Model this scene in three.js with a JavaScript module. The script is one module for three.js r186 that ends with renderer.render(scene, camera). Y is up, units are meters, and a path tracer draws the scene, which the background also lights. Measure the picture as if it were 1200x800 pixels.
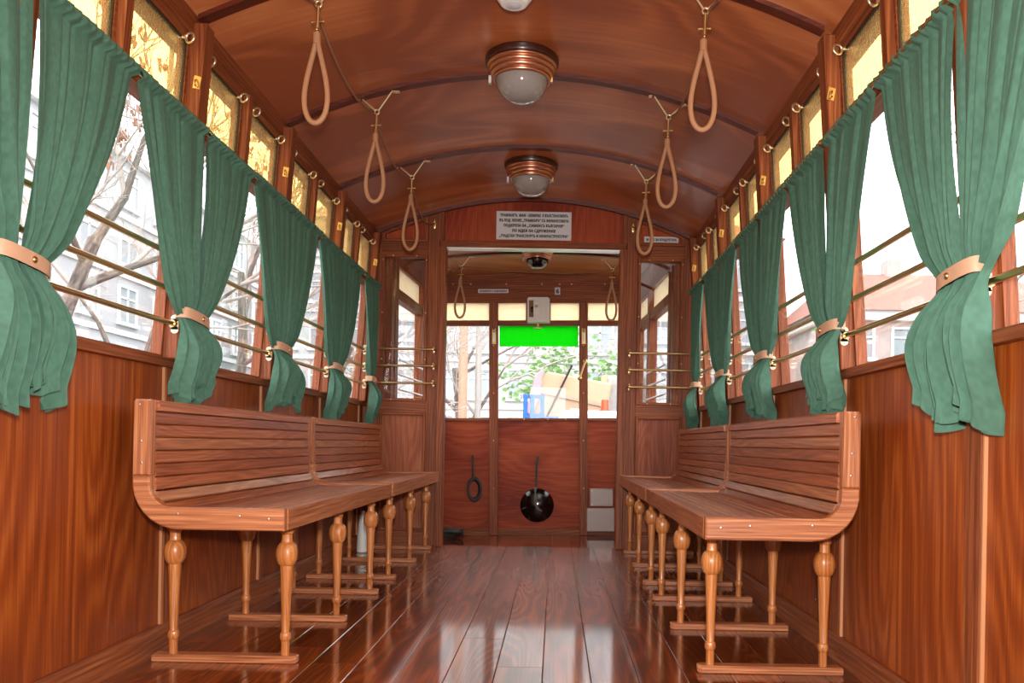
import * as THREE from 'three';
import { mergeGeometries, toCreasedNormals } from 'three/addons/utils/BufferGeometryUtils.js';
import { RectAreaLightUniformsLib } from 'three/addons/lights/RectAreaLightUniformsLib.js';

// ------------------------------------------------------------------ camera, sky, light, exposure
const ROLL = 0.018;
const scene = new THREE.Scene();
const camera = new THREE.PerspectiveCamera(2 * Math.atan(0.4) * 180 / Math.PI, 1.5, 0.02, 300);
camera.position.set(0.165, 0.672, 0);
camera.rotation.set(0, 0, ROLL);
camera.setViewOffset(1200, 800, -51, -120, 1200, 800);      // the lens is shifted up and to the left
scene.background = new THREE.Color().setRGB(1.0, 1.0, 1.01).multiplyScalar(8.5);   // white overcast sky

RectAreaLightUniformsLib.init();
const renderer = new THREE.WebGLRenderer({ antialias: true });
renderer.toneMapping = THREE.LinearToneMapping;
renderer.toneMappingExposure = 0.62;
renderer.shadowMap.enabled = true;

const flash = new THREE.SpotLight(new THREE.Color(1.0, 0.96, 0.9), 41, 0, 1.25, 0.6, 2);      // the photographer's flash, just above the lens
flash.position.set(0.17, 0.80, 0.02);
flash.target.position.set(0.12, 1.75, -5);
flash.castShadow = true; flash.shadow.radius = 2;
scene.add(flash, flash.target);

// ------------------------------------------------------------------ helpers
function rng(seed) { let a = seed >>> 0; return () => { a = (a + 0x6D2B79F5) | 0; let t = Math.imul(a ^ (a >>> 15), 1 | a); t = (t + Math.imul(t ^ (t >>> 7), 61 | t)) ^ t; return ((t ^ (t >>> 14)) >>> 0) / 4294967296; }; }
const R = rng(20240611);
const lerp = (a, b, t) => a + (b - a) * t, clamp = (v, a = 0, b = 1) => Math.min(b, Math.max(a, v));
const smooth = t => { t = clamp(t); return t * t * (3 - 2 * t); };
const V = (x, y, z) => new THREE.Vector3(x, y, z);

const taken = {};
function numbered(name) { taken[name] = (taken[name] || 0) + 1; return taken[name] === 1 ? name : `${name}_${String(taken[name] - 1).padStart(3, '0')}`; }
const origin = new Map();     // where an object's own axes stand in the place
function info(o, label, category, group, kind) {
  o.userData.label = label; if (category) o.userData.category = category;
  if (group) o.userData.group = group; if (kind) o.userData.kind = kind;
  return o;
}
function thing(name, label, category, at = [0, 0, 0], group, kind) {
  const o = new THREE.Group(); o.name = numbered(name); o.position.set(...at); origin.set(o, V(...at)); scene.add(o);
  return info(o, label, category, group, kind);
}
const struct = (name, label, category, at) => { const o = thing(name, label, category, at, null, 'structure'); return o; };
function plain(g) {
  let r = g.index ? g.toNonIndexed() : g;
  for (const k of Object.keys(r.attributes)) if (!['position', 'normal', 'uv'].includes(k)) r.deleteAttribute(k);
  if (!r.attributes.normal) r.computeVertexNormals();
  if (!r.attributes.uv) r.setAttribute('uv', new THREE.BufferAttribute(new Float32Array(r.attributes.position.count * 2), 2));
  r.morphAttributes = {}; r.clearGroups();
  return r;
}
const join = gs => Array.isArray(gs) ? (gs.length === 1 ? plain(gs[0]) : mergeGeometries(gs.map(plain))) : gs;
// a part, its geometry given in the coordinates of the place
function part(name, gs, mat, parent) {
  const g = join(gs), o = origin.get(parent);
  if (o) g.translate(-o.x, -o.y, -o.z);
  const m = new THREE.Mesh(g, mat); m.name = name; m.castShadow = m.receiveShadow = true;
  if (o) origin.set(m, o.clone());
  parent.add(m); return m;
}
// a thing that is one mesh
function single(name, label, category, gs, mat, at, group, kind) {
  const g = join(gs); g.translate(-at[0], -at[1], -at[2]);
  const m = new THREE.Mesh(g, mat); m.name = numbered(name); m.position.set(...at); m.castShadow = m.receiveShadow = true;
  origin.set(m, V(...at)); scene.add(m);
  return info(m, label, category, group, kind);
}
function copy(o, at, label) { const c = o.clone(); c.name = numbered(o.name.replace(/_\d{3}$/, '')); c.position.set(...at); c.userData = { ...o.userData, label }; scene.add(c); return c; }

// polygon in the xy plane, extruded from z0 to z1
function ext(pts, z0, z1, bevel = 0) {
  const s = new THREE.Shape(pts.map(p => new THREE.Vector2(p[0], p[1])));
  const a = Math.min(z0, z1), d = Math.abs(z1 - z0);
  const g = new THREE.ExtrudeGeometry(s, bevel ? { depth: d - 2 * bevel, bevelEnabled: true, bevelThickness: bevel, bevelSize: bevel, bevelOffset: -bevel, bevelSegments: 1, curveSegments: 8 } : { depth: d, bevelEnabled: false, curveSegments: 8 });
  g.translate(0, 0, a + bevel); return g;
}
// polygon in the xz plane, extruded from y0 to y1
function extY(pts, y0, y1, bevel = 0) { const g = ext(pts.map(p => [p[0], -p[1]]), y0, y1, bevel); g.rotateX(-Math.PI / 2); return g; }
function box(x0, x1, y0, y1, z0, z1, bevel = 0) {
  const a = Math.min(x0, x1), b = Math.max(x0, x1);
  if (bevel) return ext([[a, y0], [b, y0], [b, y1], [a, y1]], z0, z1, bevel);
  const g = new THREE.BoxGeometry(b - a, y1 - y0, Math.abs(z1 - z0)); g.translate((a + b) / 2, (y0 + y1) / 2, (z0 + z1) / 2); return plain(g);
}
function tube(pts, r, seg = 24, rad = 8, closed = false) { return new THREE.TubeGeometry(new THREE.CatmullRomCurve3(pts, closed, 'centripetal'), seg, r, rad, closed); }
function rod(a, b, r, rad = 10) { const d = b.clone().sub(a), g = new THREE.CylinderGeometry(r, r, d.length(), rad); g.applyQuaternion(new THREE.Quaternion().setFromUnitVectors(V(0, 1, 0), d.clone().normalize())); g.translate(...a.clone().add(b).multiplyScalar(.5).toArray()); return g; }
function lathe(prof, seg = 20) { return new THREE.LatheGeometry(prof.map(p => new THREE.Vector2(p[0], p[1])), seg); }
function ball(r, x, y, z, sx = 1, sy = 1, sz = 1, w = 12, h = 8) { const g = new THREE.SphereGeometry(r, w, h); g.scale(sx, sy, sz); g.translate(x, y, z); return g; }
// uv in metres: v runs with the grain, u across it
function grain(gs, axis, ofs = [R() * 7, R() * 7]) {
  const g = plain(join(gs)), p = g.attributes.position, n = g.attributes.normal, uv = g.attributes.uv;
  const k = { x: 0, y: 1, z: 2 }[axis], c = [0, 0, 0], m = [0, 0, 0];
  for (let i = 0; i < p.count; i += 3) {
    m.fill(0);
    for (let j = i; j < i + 3; j++) { m[0] += Math.abs(n.getX(j)); m[1] += Math.abs(n.getY(j)); m[2] += Math.abs(n.getZ(j)); }
    const dom = m[0] >= m[1] && m[0] >= m[2] ? 0 : m[1] >= m[2] ? 1 : 2;
    for (let j = i; j < i + 3; j++) {
      c[0] = p.getX(j); c[1] = p.getY(j); c[2] = p.getZ(j);
      let along = k, across;
      if (dom === k) { along = (k + 1) % 3; across = (k + 2) % 3; uv.setXY(j, c[across] + ofs[0], c[along] * .25 + ofs[1]); }
      else { across = 3 - k - dom; uv.setXY(j, c[across] + c[dom] * .3 + ofs[0], c[along] + ofs[1]); }
    }
  }
  return g;
}

// ------------------------------------------------------------------ procedural textures
function periodic(seed) {
  const r = rng(seed), T = new Float32Array(4096); for (let i = 0; i < 4096; i++) T[i] = r() * 2 - 1;
  const h = (x, y) => T[(Math.imul(x, 374761) ^ Math.imul(y, 668265) ^ ((x * y) << 3)) & 4095];
  return (x, y, px, py) => {                              // noise that repeats after px, py cells
    const x0 = Math.floor(x), y0 = Math.floor(y), fx = x - x0, fy = y - y0, u = fx * fx * (3 - 2 * fx), v = fy * fy * (3 - 2 * fy);
    const a = ((x0 % px) + px) % px, b = (a + 1) % px, c = ((y0 % py) + py) % py, d = (c + 1) % py;
    return lerp(lerp(h(a, c), h(b, c), u), lerp(h(a, d), h(b, d), u), v);
  };
}
const hex = c => [(c >> 16) & 255, (c >> 8) & 255, c & 255];
function texture(w, h, f, srgb = true) {
  const d = new Uint8Array(w * h * 4);
  for (let y = 0; y < h; y++) for (let x = 0; x < w; x++) { const c = f(x / w, y / h), i = (y * w + x) * 4; d[i] = c[0]; d[i + 1] = c[1]; d[i + 2] = c[2]; d[i + 3] = 255; }
  const t = new THREE.DataTexture(d, w, h); t.wrapS = t.wrapT = THREE.RepeatWrapping; t.magFilter = THREE.LinearFilter; t.minFilter = THREE.LinearMipmapLinearFilter; t.generateMipmaps = true;
  if (srgb) t.colorSpace = THREE.SRGBColorSpace; t.needsUpdate = true; return t;
}
function wood(seed, dark, mid, light, o = {}) {
  const { rings = 14, wob = 3, ring = .5, fine = .35, blotch = .3, W = 512, H = 1024, size = [.6, 1.8], sharp = 1.4, along = 2 } = o;
  const n = periodic(seed), D = hex(dark), M = hex(mid), L = hex(light);
  const t = texture(W, H, (s, v) => {
    const d = s * rings + wob * n(s * 3, v * along, 3, along) + wob * .35 * n(s * 9, v * 4, 9, 4);
    const rg = Math.pow(.5 + .5 * Math.sin(6.2832 * d), sharp);
    const st = .55 * n(s * 110, v * 7, 110, 7) + .45 * n(s * 240, v * 22, 240, 22);
    const q = clamp(.5 + ring * (rg - .5) + fine * st + blotch * n(s * 2, v * 3, 2, 3) + .5 * blotch * n(s * 6 + .3, v * 5, 6, 5));
    const a = q < .5 ? D : M, b = q < .5 ? M : L, k = q < .5 ? q * 2 : q * 2 - 1;
    return [lerp(a[0], b[0], k), lerp(a[1], b[1], k), lerp(a[2], b[2], k)];
  });
  t.repeat.set(1 / size[0], 1 / size[1]); return t;
}
const std = (o) => new THREE.MeshStandardMaterial(o), phy = (o) => new THREE.MeshPhysicalMaterial(o);
const wallTex = wood(11, 0x6e2c0c, 0x8e4014, 0xb46228, { rings: 6, wob: 2.8, along: 3, ring: .36, fine: .36, blotch: .2, size: [.56, 2.4], sharp: 1 });
const frameTex = wood(12, 0x6a3318, 0x8f4c2a, 0xb06c40, { rings: 20, wob: 2, ring: .3, fine: .5, blotch: .25, size: [.4, 1.6] });
const ceilTex = wood(13, 0x944a22, 0xc07040, 0xd8945e, { rings: 4, wob: 3.4, ring: .26, fine: .14, blotch: .7, size: [1.5, 1.9] });
const benchTex = wood(14, 0x7c4226, 0xa8643e, 0xc8865a, { rings: 18, wob: 3, ring: .32, fine: .55, blotch: .2, size: [.35, 1.5] });
const legTex = wood(15, 0x9a5524, 0xba7038, 0xd08c50, { rings: 18, wob: 2, ring: .3, fine: .5, blotch: .2, size: [.25, 1.1] });
const floorTex = wood(16, 0x642a0e, 0x94461a, 0xba662c, { rings: 7, wob: 6, ring: .5, fine: .35, blotch: .3, size: [.45, 2.2] });
const redTex = wood(17, 0x7a2814, 0x963a1c, 0xb0522a, { rings: 8, wob: 3, ring: .25, fine: .35, blotch: .45, size: [.7, 1.5] });
const panelTex = wood(18, 0x7a3a22, 0x985236, 0xb26c48, { rings: 6, wob: 4, ring: .25, fine: .35, blotch: .5, size: [.5, 1.3] });
const goldTex = wood(19, 0xa05c28, 0xc07c3a, 0xd89a56, { rings: 4, wob: 3.4, ring: .22, fine: .14, blotch: .5, size: [1.5, 1.9] });
const nBump = periodic(30);
const floorWave = texture(256, 512, (s, t) => { const v = 128 + 70 * (n2(nBump, s, t, 4, 8) * .7 + n2(nBump, s, t, 14, 20) * .35); return [v, v, v]; }, false);
function n2(n, s, t, a, b) { return n(s * a, t * b, a, b); }
floorWave.repeat.set(1 / .6, 1 / 1.2);
const nHam = periodic(31);
const hammer = texture(256, 256, (s, t) => { const v = 128 + 110 * (n2(nHam, s, t, 24, 24) * .7 + n2(nHam, s, t, 60, 60) * .4); return [clamp(v, 0, 255), clamp(v, 0, 255), clamp(v, 0, 255)]; }, false);
hammer.repeat.set(5, 5);
const nCl = periodic(32);
const clothTex = texture(256, 256, (s, t) => { const v = .93 + .07 * n2(nCl, s, t, 90, 90) + .05 * n2(nCl, s, t, 8, 5); return [v * 72, v * 112, v * 93]; });
const nSt = periodic(33);
const stucco = texture(256, 256, (s, t) => { const v = 196 + 12 * n2(nSt, s, t, 6, 6) + 8 * n2(nSt, s, t, 40, 40); return [v, v, v]; });
const barkTex = texture(128, 256, (s, t) => { const v = 112 + 36 * n2(nSt, s, t, 20, 8) + 20 * n2(nSt, s, t, 50, 30); return [v, v * .9, v * .84]; });

const M = {
  wall: phy({ map: wallTex, roughness: .45, specularIntensity: .6, clearcoat: .1, clearcoatRoughness: .3 }),
  sidePanel: phy({ map: panelTex, roughness: .5, specularIntensity: .5 }),
  frame: phy({ map: frameTex, roughness: .5, specularIntensity: .6 }),
  ceiling: phy({ map: ceilTex, roughness: .42, clearcoat: .35, clearcoatRoughness: .28 }),
  rib: std({ map: frameTex, color: 0xb08070, roughness: .4 }),
  bench: [0xffffff, 0xf0dcd0, 0xe2c6b6, 0xfae6d8].map(c => phy({ map: benchTex, color: c, roughness: .42, clearcoat: .25, clearcoatRoughness: .3 })),
  leg: phy({ map: legTex, roughness: .4, clearcoat: .3, clearcoatRoughness: .25 }),
  floor: [0xffffff, 0xe8dcd4, 0xd6c6bc, 0xf6e4d8].map(c => phy({ map: floorTex, color: c, roughness: .4, specularIntensity: .5, bumpMap: floorWave, bumpScale: .0007, clearcoat: 1, clearcoatRoughness: .08 })),
  red: phy({ map: redTex, roughness: .5, specularIntensity: .5 }),
  brass: std({ color: 0xdcbc86, metalness: 1, roughness: .28 }),
  ivory: std({ color: 0xd8cdb4, roughness: .35, metalness: .2 }),
  copper: std({ color: 0xe0a488, metalness: 1, roughness: .32 }),
  steel: std({ color: 0xd8d6d2, metalness: .9, roughness: .35 }),
  leather: std({ color: 0xc69a7c, roughness: .6 }),
  strap: std({ color: 0xac7c5c, roughness: .55 }),
  cord: std({ color: 0x8c6248, roughness: .7 }),
  curtain: phy({ map: clothTex, roughness: .85, sheen: .2, sheenColor: new THREE.Color(0x9fc8b0), side: THREE.DoubleSide }),
  pane: phy({ color: 0xffffff, transmission: 1, thickness: 0, roughness: .02, ior: 1.5 }),
  amber: phy({ color: 0xf8e4b4, transmission: 1, thickness: 0, roughness: .36, ior: 1.5, bumpMap: hammer, bumpScale: .003 }),
  amberPale: phy({ color: 0xfdf0d6, transmission: 1, thickness: 0, roughness: .8, ior: 1.5, bumpMap: hammer, bumpScale: .003 }),
  paleBrass: std({ color: 0xe8d6b4, metalness: .9, roughness: .3 }),
  platformCeiling: phy({ map: goldTex, roughness: .42, clearcoat: .3, clearcoatRoughness: .28 }),
  lit_edge: std({ color: 0xbc8258, roughness: .5 }),  // pale tone paints flash light onto the cover strip edges
  green: phy({ color: 0x02e010, transmission: .9, thickness: 0, roughness: 1, ior: 1.3 }),
  gasket: std({ color: 0x2a1c10, roughness: .6 }),
  darkWood: phy({ color: 0x3a1712, roughness: .3, clearcoat: .4 }),
  dome: phy({ color: 0xb9b2ae, roughness: .12, transmission: .35, thickness: 0, ior: 1.5, clearcoat: 1, clearcoatRoughness: .04 }),
  blackGlass: phy({ color: 0x0a0808, roughness: .08, clearcoat: 1, clearcoatRoughness: .04 }),
  white: std({ color: 0xe8e6e2, roughness: .4 }),
  enamel: std({ color: 0xcfd0d4, roughness: .35 }),
  greyBox: std({ color: 0xb9aca6, roughness: .35 }),
  black: phy({ color: 0x050507, roughness: .15, clearcoat: .6, clearcoatRoughness: .1 }),
  cable: std({ color: 0x3c3834, roughness: .6 }),
  stucco: std({ map: stucco, roughness: .9 }),
  pinkStucco: std({ map: stucco, color: 0xf0d8d2, roughness: .9 }),
  greyStucco: std({ map: stucco, color: 0xe2e4e8, roughness: .9 }),
  roofTile: std({ map: stucco, color: 0xd08878, roughness: .85 }),
  houseGlass: std({ color: 0x9aa2a8, roughness: .15, metalness: .1 }),
  whitePaint: std({ color: 0xd8d8d6, roughness: .5 }),
  bark: std({ map: barkTex, roughness: .9 }),
  twig: std({ color: 0xb6aaa2, roughness: .9 }),
  seed: std({ color: 0x9c6e58, roughness: .9, side: THREE.DoubleSide }),
  leaf: phy({ color: 0x86b06a, roughness: .7, side: THREE.DoubleSide, transmission: .3, thickness: 0 }),
  asphalt: std({ map: stucco, color: 0x9a9894, roughness: .95 }),
  blueSteel: std({ color: 0x1f5fa8, roughness: .45 }),
  truckWhite: phy({ color: 0xf4f6f8, roughness: .3, clearcoat: .6 }),
  beacon: phy({ color: 0xf0502a, roughness: .25, transmission: .3, thickness: 0 }),
  beige: std({ color: 0xc09c7c, roughness: .6 }),
  pinkBoard: std({ color: 0xb49aa0, roughness: .7 }),
  concrete: std({ map: stucco, color: 0xdad4cc, roughness: .9 }),
  terracotta: std({ map: stucco, color: 0xfcc8a8, roughness: .9 }),
  rubber: std({ color: 0x1c1c1e, roughness: .8 }),
};

// ------------------------------------------------------------------ measures of the car body
const ZF = -5.5, ZB = 1.85;                                       // partition face, rear wall
const POST = [-1.75, -0.86, 0.03, 0.93, 1.82, 2.71, 3.60, 4.50, 5.39].map(d => -d - .035);   // centres of the window posts
const BAY = .893, PW = .035;                                       // pitch, half post width
const SILL = .92, TRANSOM = 1.67, HEAD = 1.93;
const OUT = s => s > 0 ? .03 : .005;                            // the house side stands a little farther out
const wallGlassX = (y, s) => 1.095 + OUT(s) - .058 * (y - .92) / .83;
const ceilY = x => 2.25 - x * x / 4.4;
const SIDES = [[-1, 'left', 'tree-side'], [1, 'right', 'house-side']];
const ORD = ['first', 'second', 'third', 'fourth', 'fifth', 'sixth', 'seventh', 'eighth', 'ninth'];

// ------------------------------------------------------------------ floor
{
  const f = struct('floor', 'varnished red-brown plank floor running along the tram aisle', 'floor');
  part('subfloor', box(-1.15, 1.15, -.07, -.022, ZB + .05, ZF - .06), M.gasket, f);
  const w = .139, n = 16, x0 = -n * w / 2;
  for (let i = 0; i < n; i++) {
    let z = ZB; const xa = x0 + i * w;
    while (z > ZF - .05) {
      let z2 = Math.max(ZF - .06, z - (1.3 + R() * 1.7)); if (z2 - (ZF - .06) < .5) z2 = ZF - .06;
      part('plank', grain(ext([[xa + .0008, -.022], [xa + w - .0008, -.022], [xa + w - .0008, -.001], [xa + w - .0022, 0], [xa + .0022, 0], [xa + .0008, -.001]], z - .0012, z2 + .0012), 'z'), M.floor[Math.floor(R() * 4)], f);
      z = z2;
    }
  }
}
// ------------------------------------------------------------------ ceiling
{
  const c = struct('ceiling', 'arched varnished plywood ceiling with thin cross ribs', 'ceiling');
  const ribs = [-2.745 + 3 * BAY, -2.745 + 2 * BAY, -2.745 + BAY, -2.745, -2.745 - BAY, -2.745 - 2 * BAY];
  const arc = (x0, x1, dy, n = 24) => Array.from({ length: n + 1 }, (_, i) => { const x = lerp(x0, x1, i / n); return [x, ceilY(x) + dy]; });
  const cuts = [ZB + .05, ...ribs, ZF - .06];
  for (let i = 0; i + 1 < cuts.length; i++)
    part('ceiling_panel', grain(ext([...arc(-1.06, 1.06, 0), ...arc(1.06, -1.06, .012)], cuts[i] - .001, cuts[i + 1] + .001), 'x'), M.ceiling, c);
  for (const z of ribs) part('rib', grain(ext([...arc(-1.0, 1.0, -.016), ...arc(1.0, -1.0, .002)], z - .022, z + .022), 'x'), M.rib, c);
  part('roof', ext([...arc(-1.13, 1.13, .05), ...arc(1.13, -1.13, .09)], ZB + .1, -7.35), M.greyStucco, c);
}
// ------------------------------------------------------------------ side walls
const windowNo = { n: 0 };
for (const [s, side, seen] of SIDES) {
  const P = pts => pts.map(([x, y]) => [s * x, y]), glassX = y => wallGlassX(y, s), dX = OUT(s);
  const outside = s < 0 ? 'the trees' : 'the white houses';
  const w = struct('wall_' + side, `brown varnished timber side wall with window posts, facing ${outside}`, 'wall');
  const edges = [ZB + .03, ...POST.slice(0, 8).map(z => z), ZF];
  for (let i = 0; i + 1 < edges.length; i++)
    part('wall_panel', grain(ext(P([[1.085, -.02], [1.12, -.02], [1.12, .895], [1.085, .895]]), edges[i] - .001, edges[i + 1] + .001), 'y'), M.wall, w);
  for (const z of POST) {
    if (z > ZF + .05) part('cover_strip', grain(ext(P([[1.073, .075], [1.087, .075], [1.087, .893], [1.073, .893]]), z - PW, z + PW, .002), 'y'), M.frame, w);
    if (z > ZF + .05) part('lit_edge', ext(P([[1.0765, .078], [1.087, .078], [1.087, .893], [1.0765, .893]]), z + PW + .0005, z + PW + .006), M.lit_edge, w);  // added sliver, coloured pale as the flash-lit near edge of the strip
    const gi = y => glassX(y) - .057, go = y => glassX(y) + .03;
    part('window_post', grain(ext(P([[gi(SILL), SILL], [go(SILL), SILL], [go(1.99), 1.99], [gi(1.99), 1.99]]), z - PW, z + PW, .004), 'y'), M.frame, w);
  }
  part('window_sill', grain(ext(P([[1.055, .893], [1.16, .893], [1.16, .915], [1.1, .922], [1.06, .922], [1.056, .916]]), ZB, ZF, 0), 'z'), M.frame, w);
  part('transom', grain(ext(P([[glassX(1.67) - .03, 1.655], [glassX(1.67) + .03, 1.655], [glassX(1.7) + .03, 1.695], [glassX(1.7) - .03, 1.695]]), ZB, ZF), 'z'), M.frame, w);
  part('cornice', grain(ext(P([[1.0 + dX, 1.952], [1.0 + dX, 2.0], [1.0 + dX, ceilY(1.0 + dX)], [1.06, ceilY(1.06) + .05], [1.16, 2.02], [1.16, 1.985], [1.1 + dX, 1.985], [1.1 + dX, 1.935], [1.035 + dX, 1.935]]), ZB, ZF), 'z'), M.frame, w);
  const b = struct('baseboard_' + side, `low brown timber skirting along the wall facing ${outside}`, 'skirting');
  part('skirting_board', grain(ext(P([[1.065, 0], [1.087, 0], [1.087, .078], [1.073, .078], [1.065, .066]]), ZB, ZF), 'z'), M.frame, b);

  for (let k = 0; k + 1 < POST.length; k++) {
    const za = POST[k] - PW, zb = POST[k + 1] + PW, zm = (POST[k] + POST[k + 1]) / 2;      // za nearer the rear
    const nth = ORD[POST.length - 2 - k];
    const gl = (y, d) => [s * (glassX(y) + d), y];
    const loop = (y0, y1, d0, d1, z0, z1) => ext([gl(y0, d0), gl(y0, d1), gl(y1, d1), gl(y1, d0)], z0, z1);
    const win = struct(`window_${++windowNo.n}`, `large clear lower pane of the ${nth} ${seen} window counted from the partition`, 'window', [s * 1.09, SILL, zm]);
    part('pane', loop(SILL + .004, 1.66, -.002, .002, za - .008, zb + .008), M.pane, win);
    for (const [z0, z1] of [[za, za - .014], [zb + .014, zb]]) part('stile', grain(loop(SILL, 1.66, -.012, .014, z0, z1), 'y'), M.frame, win);
    part('bottom_rail', grain(loop(SILL, SILL + .012, -.012, .014, za, zb), 'z'), M.frame, win);
    // the mullion and the two vent panes above
    part('mullion', grain(loop(1.69, 1.95, -.035, .03, zm + .018, zm - .018), 'y'), M.frame, w);
    for (const [z0, z1, half] of [[za, zm + .018, 'rear half'], [zm - .018, zb, 'half towards the partition']]) {
      const v = struct(`window_${++windowNo.n}`, `small amber textured vent pane above the ${nth} ${seen} window from the partition, ${half}`, 'window', [s * glassX(1.8), 1.69, (z0 + z1) / 2]);
      part('pane', loop(1.7, 1.93, -.002, .002, z0 - .014, z1 + .014), M.amber, v);
      const fr = [loop(1.69, 1.95, -.012, .012, z0, z0 - .014), loop(1.69, 1.95, -.012, .012, z1 + .014, z1), loop(1.69, 1.702, -.012, .012, z0, z1), loop(1.925, 1.95, -.012, .012, z0, z1)];
      part('frame', fr.map(g => grain(g, 'z')), M.frame, v);
      part('gasket', [loop(1.702, 1.925, -.008, .006, z0 - .014, z0 - .018), loop(1.702, 1.925, -.008, .006, z1 + .018, z1 + .014), loop(1.919, 1.925, -.008, .006, z0 - .014, z1 + .014)], M.gasket, v);
      if (k >= 3) for (const [zl, big] of [[z0 - .05, 0], [z1 + .045, 1]]) {            // brass spring catches with ring pulls
        const y = 1.925, xx = 1.03 + dX;
        const L = part('catch', [box(s * (xx - .008), s * (xx + .022), y - .013, y + .012, zl - (big ? .022 : .011), zl + (big ? .022 : .011), .003), rod(V(s * xx, y - .002, zl), V(s * (xx - .022), y - .004, zl), .0065)], M.paleBrass, v);
        const t = new THREE.TorusGeometry(.0155, .0042, 8, 20); t.rotateY(s * .35); t.translate(s * (xx - .036), y - .006, zl);
        part('ring_pull', t, M.paleBrass, L);
      }
    }
    // guard rails
    if (k >= 3) [1.03, 1.135, 1.245].forEach((y, i) => {
      const x = s * (1.045 + dX), r = thing('guard_rail', `${['lowest', 'middle', 'top'][i]} brass guard rail across the ${nth} ${seen} window from the partition`, 'rail', [x, y, zm], 'brass guard rails across the side windows');
      part('rod', rod(V(x, y, za - .004), V(x, y, zb + .004), .0085, 12), M.brass, r);
      for (const [z, d] of [[za, -1], [zb, 1]]) {
        const F = part('flange', [box(x - .0125, x + .0125, y - .017, y + .017, z, z + d * .004), rod(V(x, y - .017, z), V(x, y - .017, z + d * .004), .0125, 14), rod(V(x, y + .017, z), V(x, y + .017, z + d * .004), .0125, 14)], M.ivory, r);
        part('socket', rod(V(x, y, z + d * .003), V(x, y, z + d * .022), .0115, 12), M.brass, F);
        for (const e of [-.022, .022]) part('screw', ball(.003, x, y + e, z + d * .004, 1, 1, .5, 6, 4), M.brass, F);
      }
    });
  }
  // brass hooks on the posts
  for (let k = 4; k < 9; k++) {
    const z = POST[k] + PW, y = 1.80, x = s * (glassX(y) - .045);
    const h = thing('brass_hook', `small brass hook plate on the ${['fifth', 'fourth', 'third', 'second', 'first'][k - 4]} ${seen} window post counted from the partition`, 'hook', [x, y, z], 'brass hook plates on the window posts');
    part('plate', ext([[x - .013, y - .02], [x + .009, y - .024], [x + .015, y + .014], [x - .007, y + .02]], z - .001, z + .004), M.brass, h);
    part('hook', tube([V(x, y + .005, z + .003), V(x, y, z + .014), V(x, y - .012, z + .018), V(x, y - .016, z + .01)], .003, 10, 6), M.brass, h);
  }
  // curtain rod
  const cr = thing('curtain_rod', `thin brass curtain rod above the ${seen} windows`, 'rod', [s * (.972 + dX), 1.655, ZF / 2], 'curtain rods');
  part('rod', rod(V(s * (.972 + dX), 1.655, -.75), V(s * (.972 + dX), 1.655, ZF + .01), .006), M.brass, cr);
  for (let k = 3; k < 9; k++) part('bracket', [rod(V(s * (.972 + dX), 1.655, POST[k]), V(s * (.992 + dX), 1.655, POST[k]), .006), ball(.011, s * (.972 + dX), 1.655, POST[k])], M.brass, cr);
}

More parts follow.
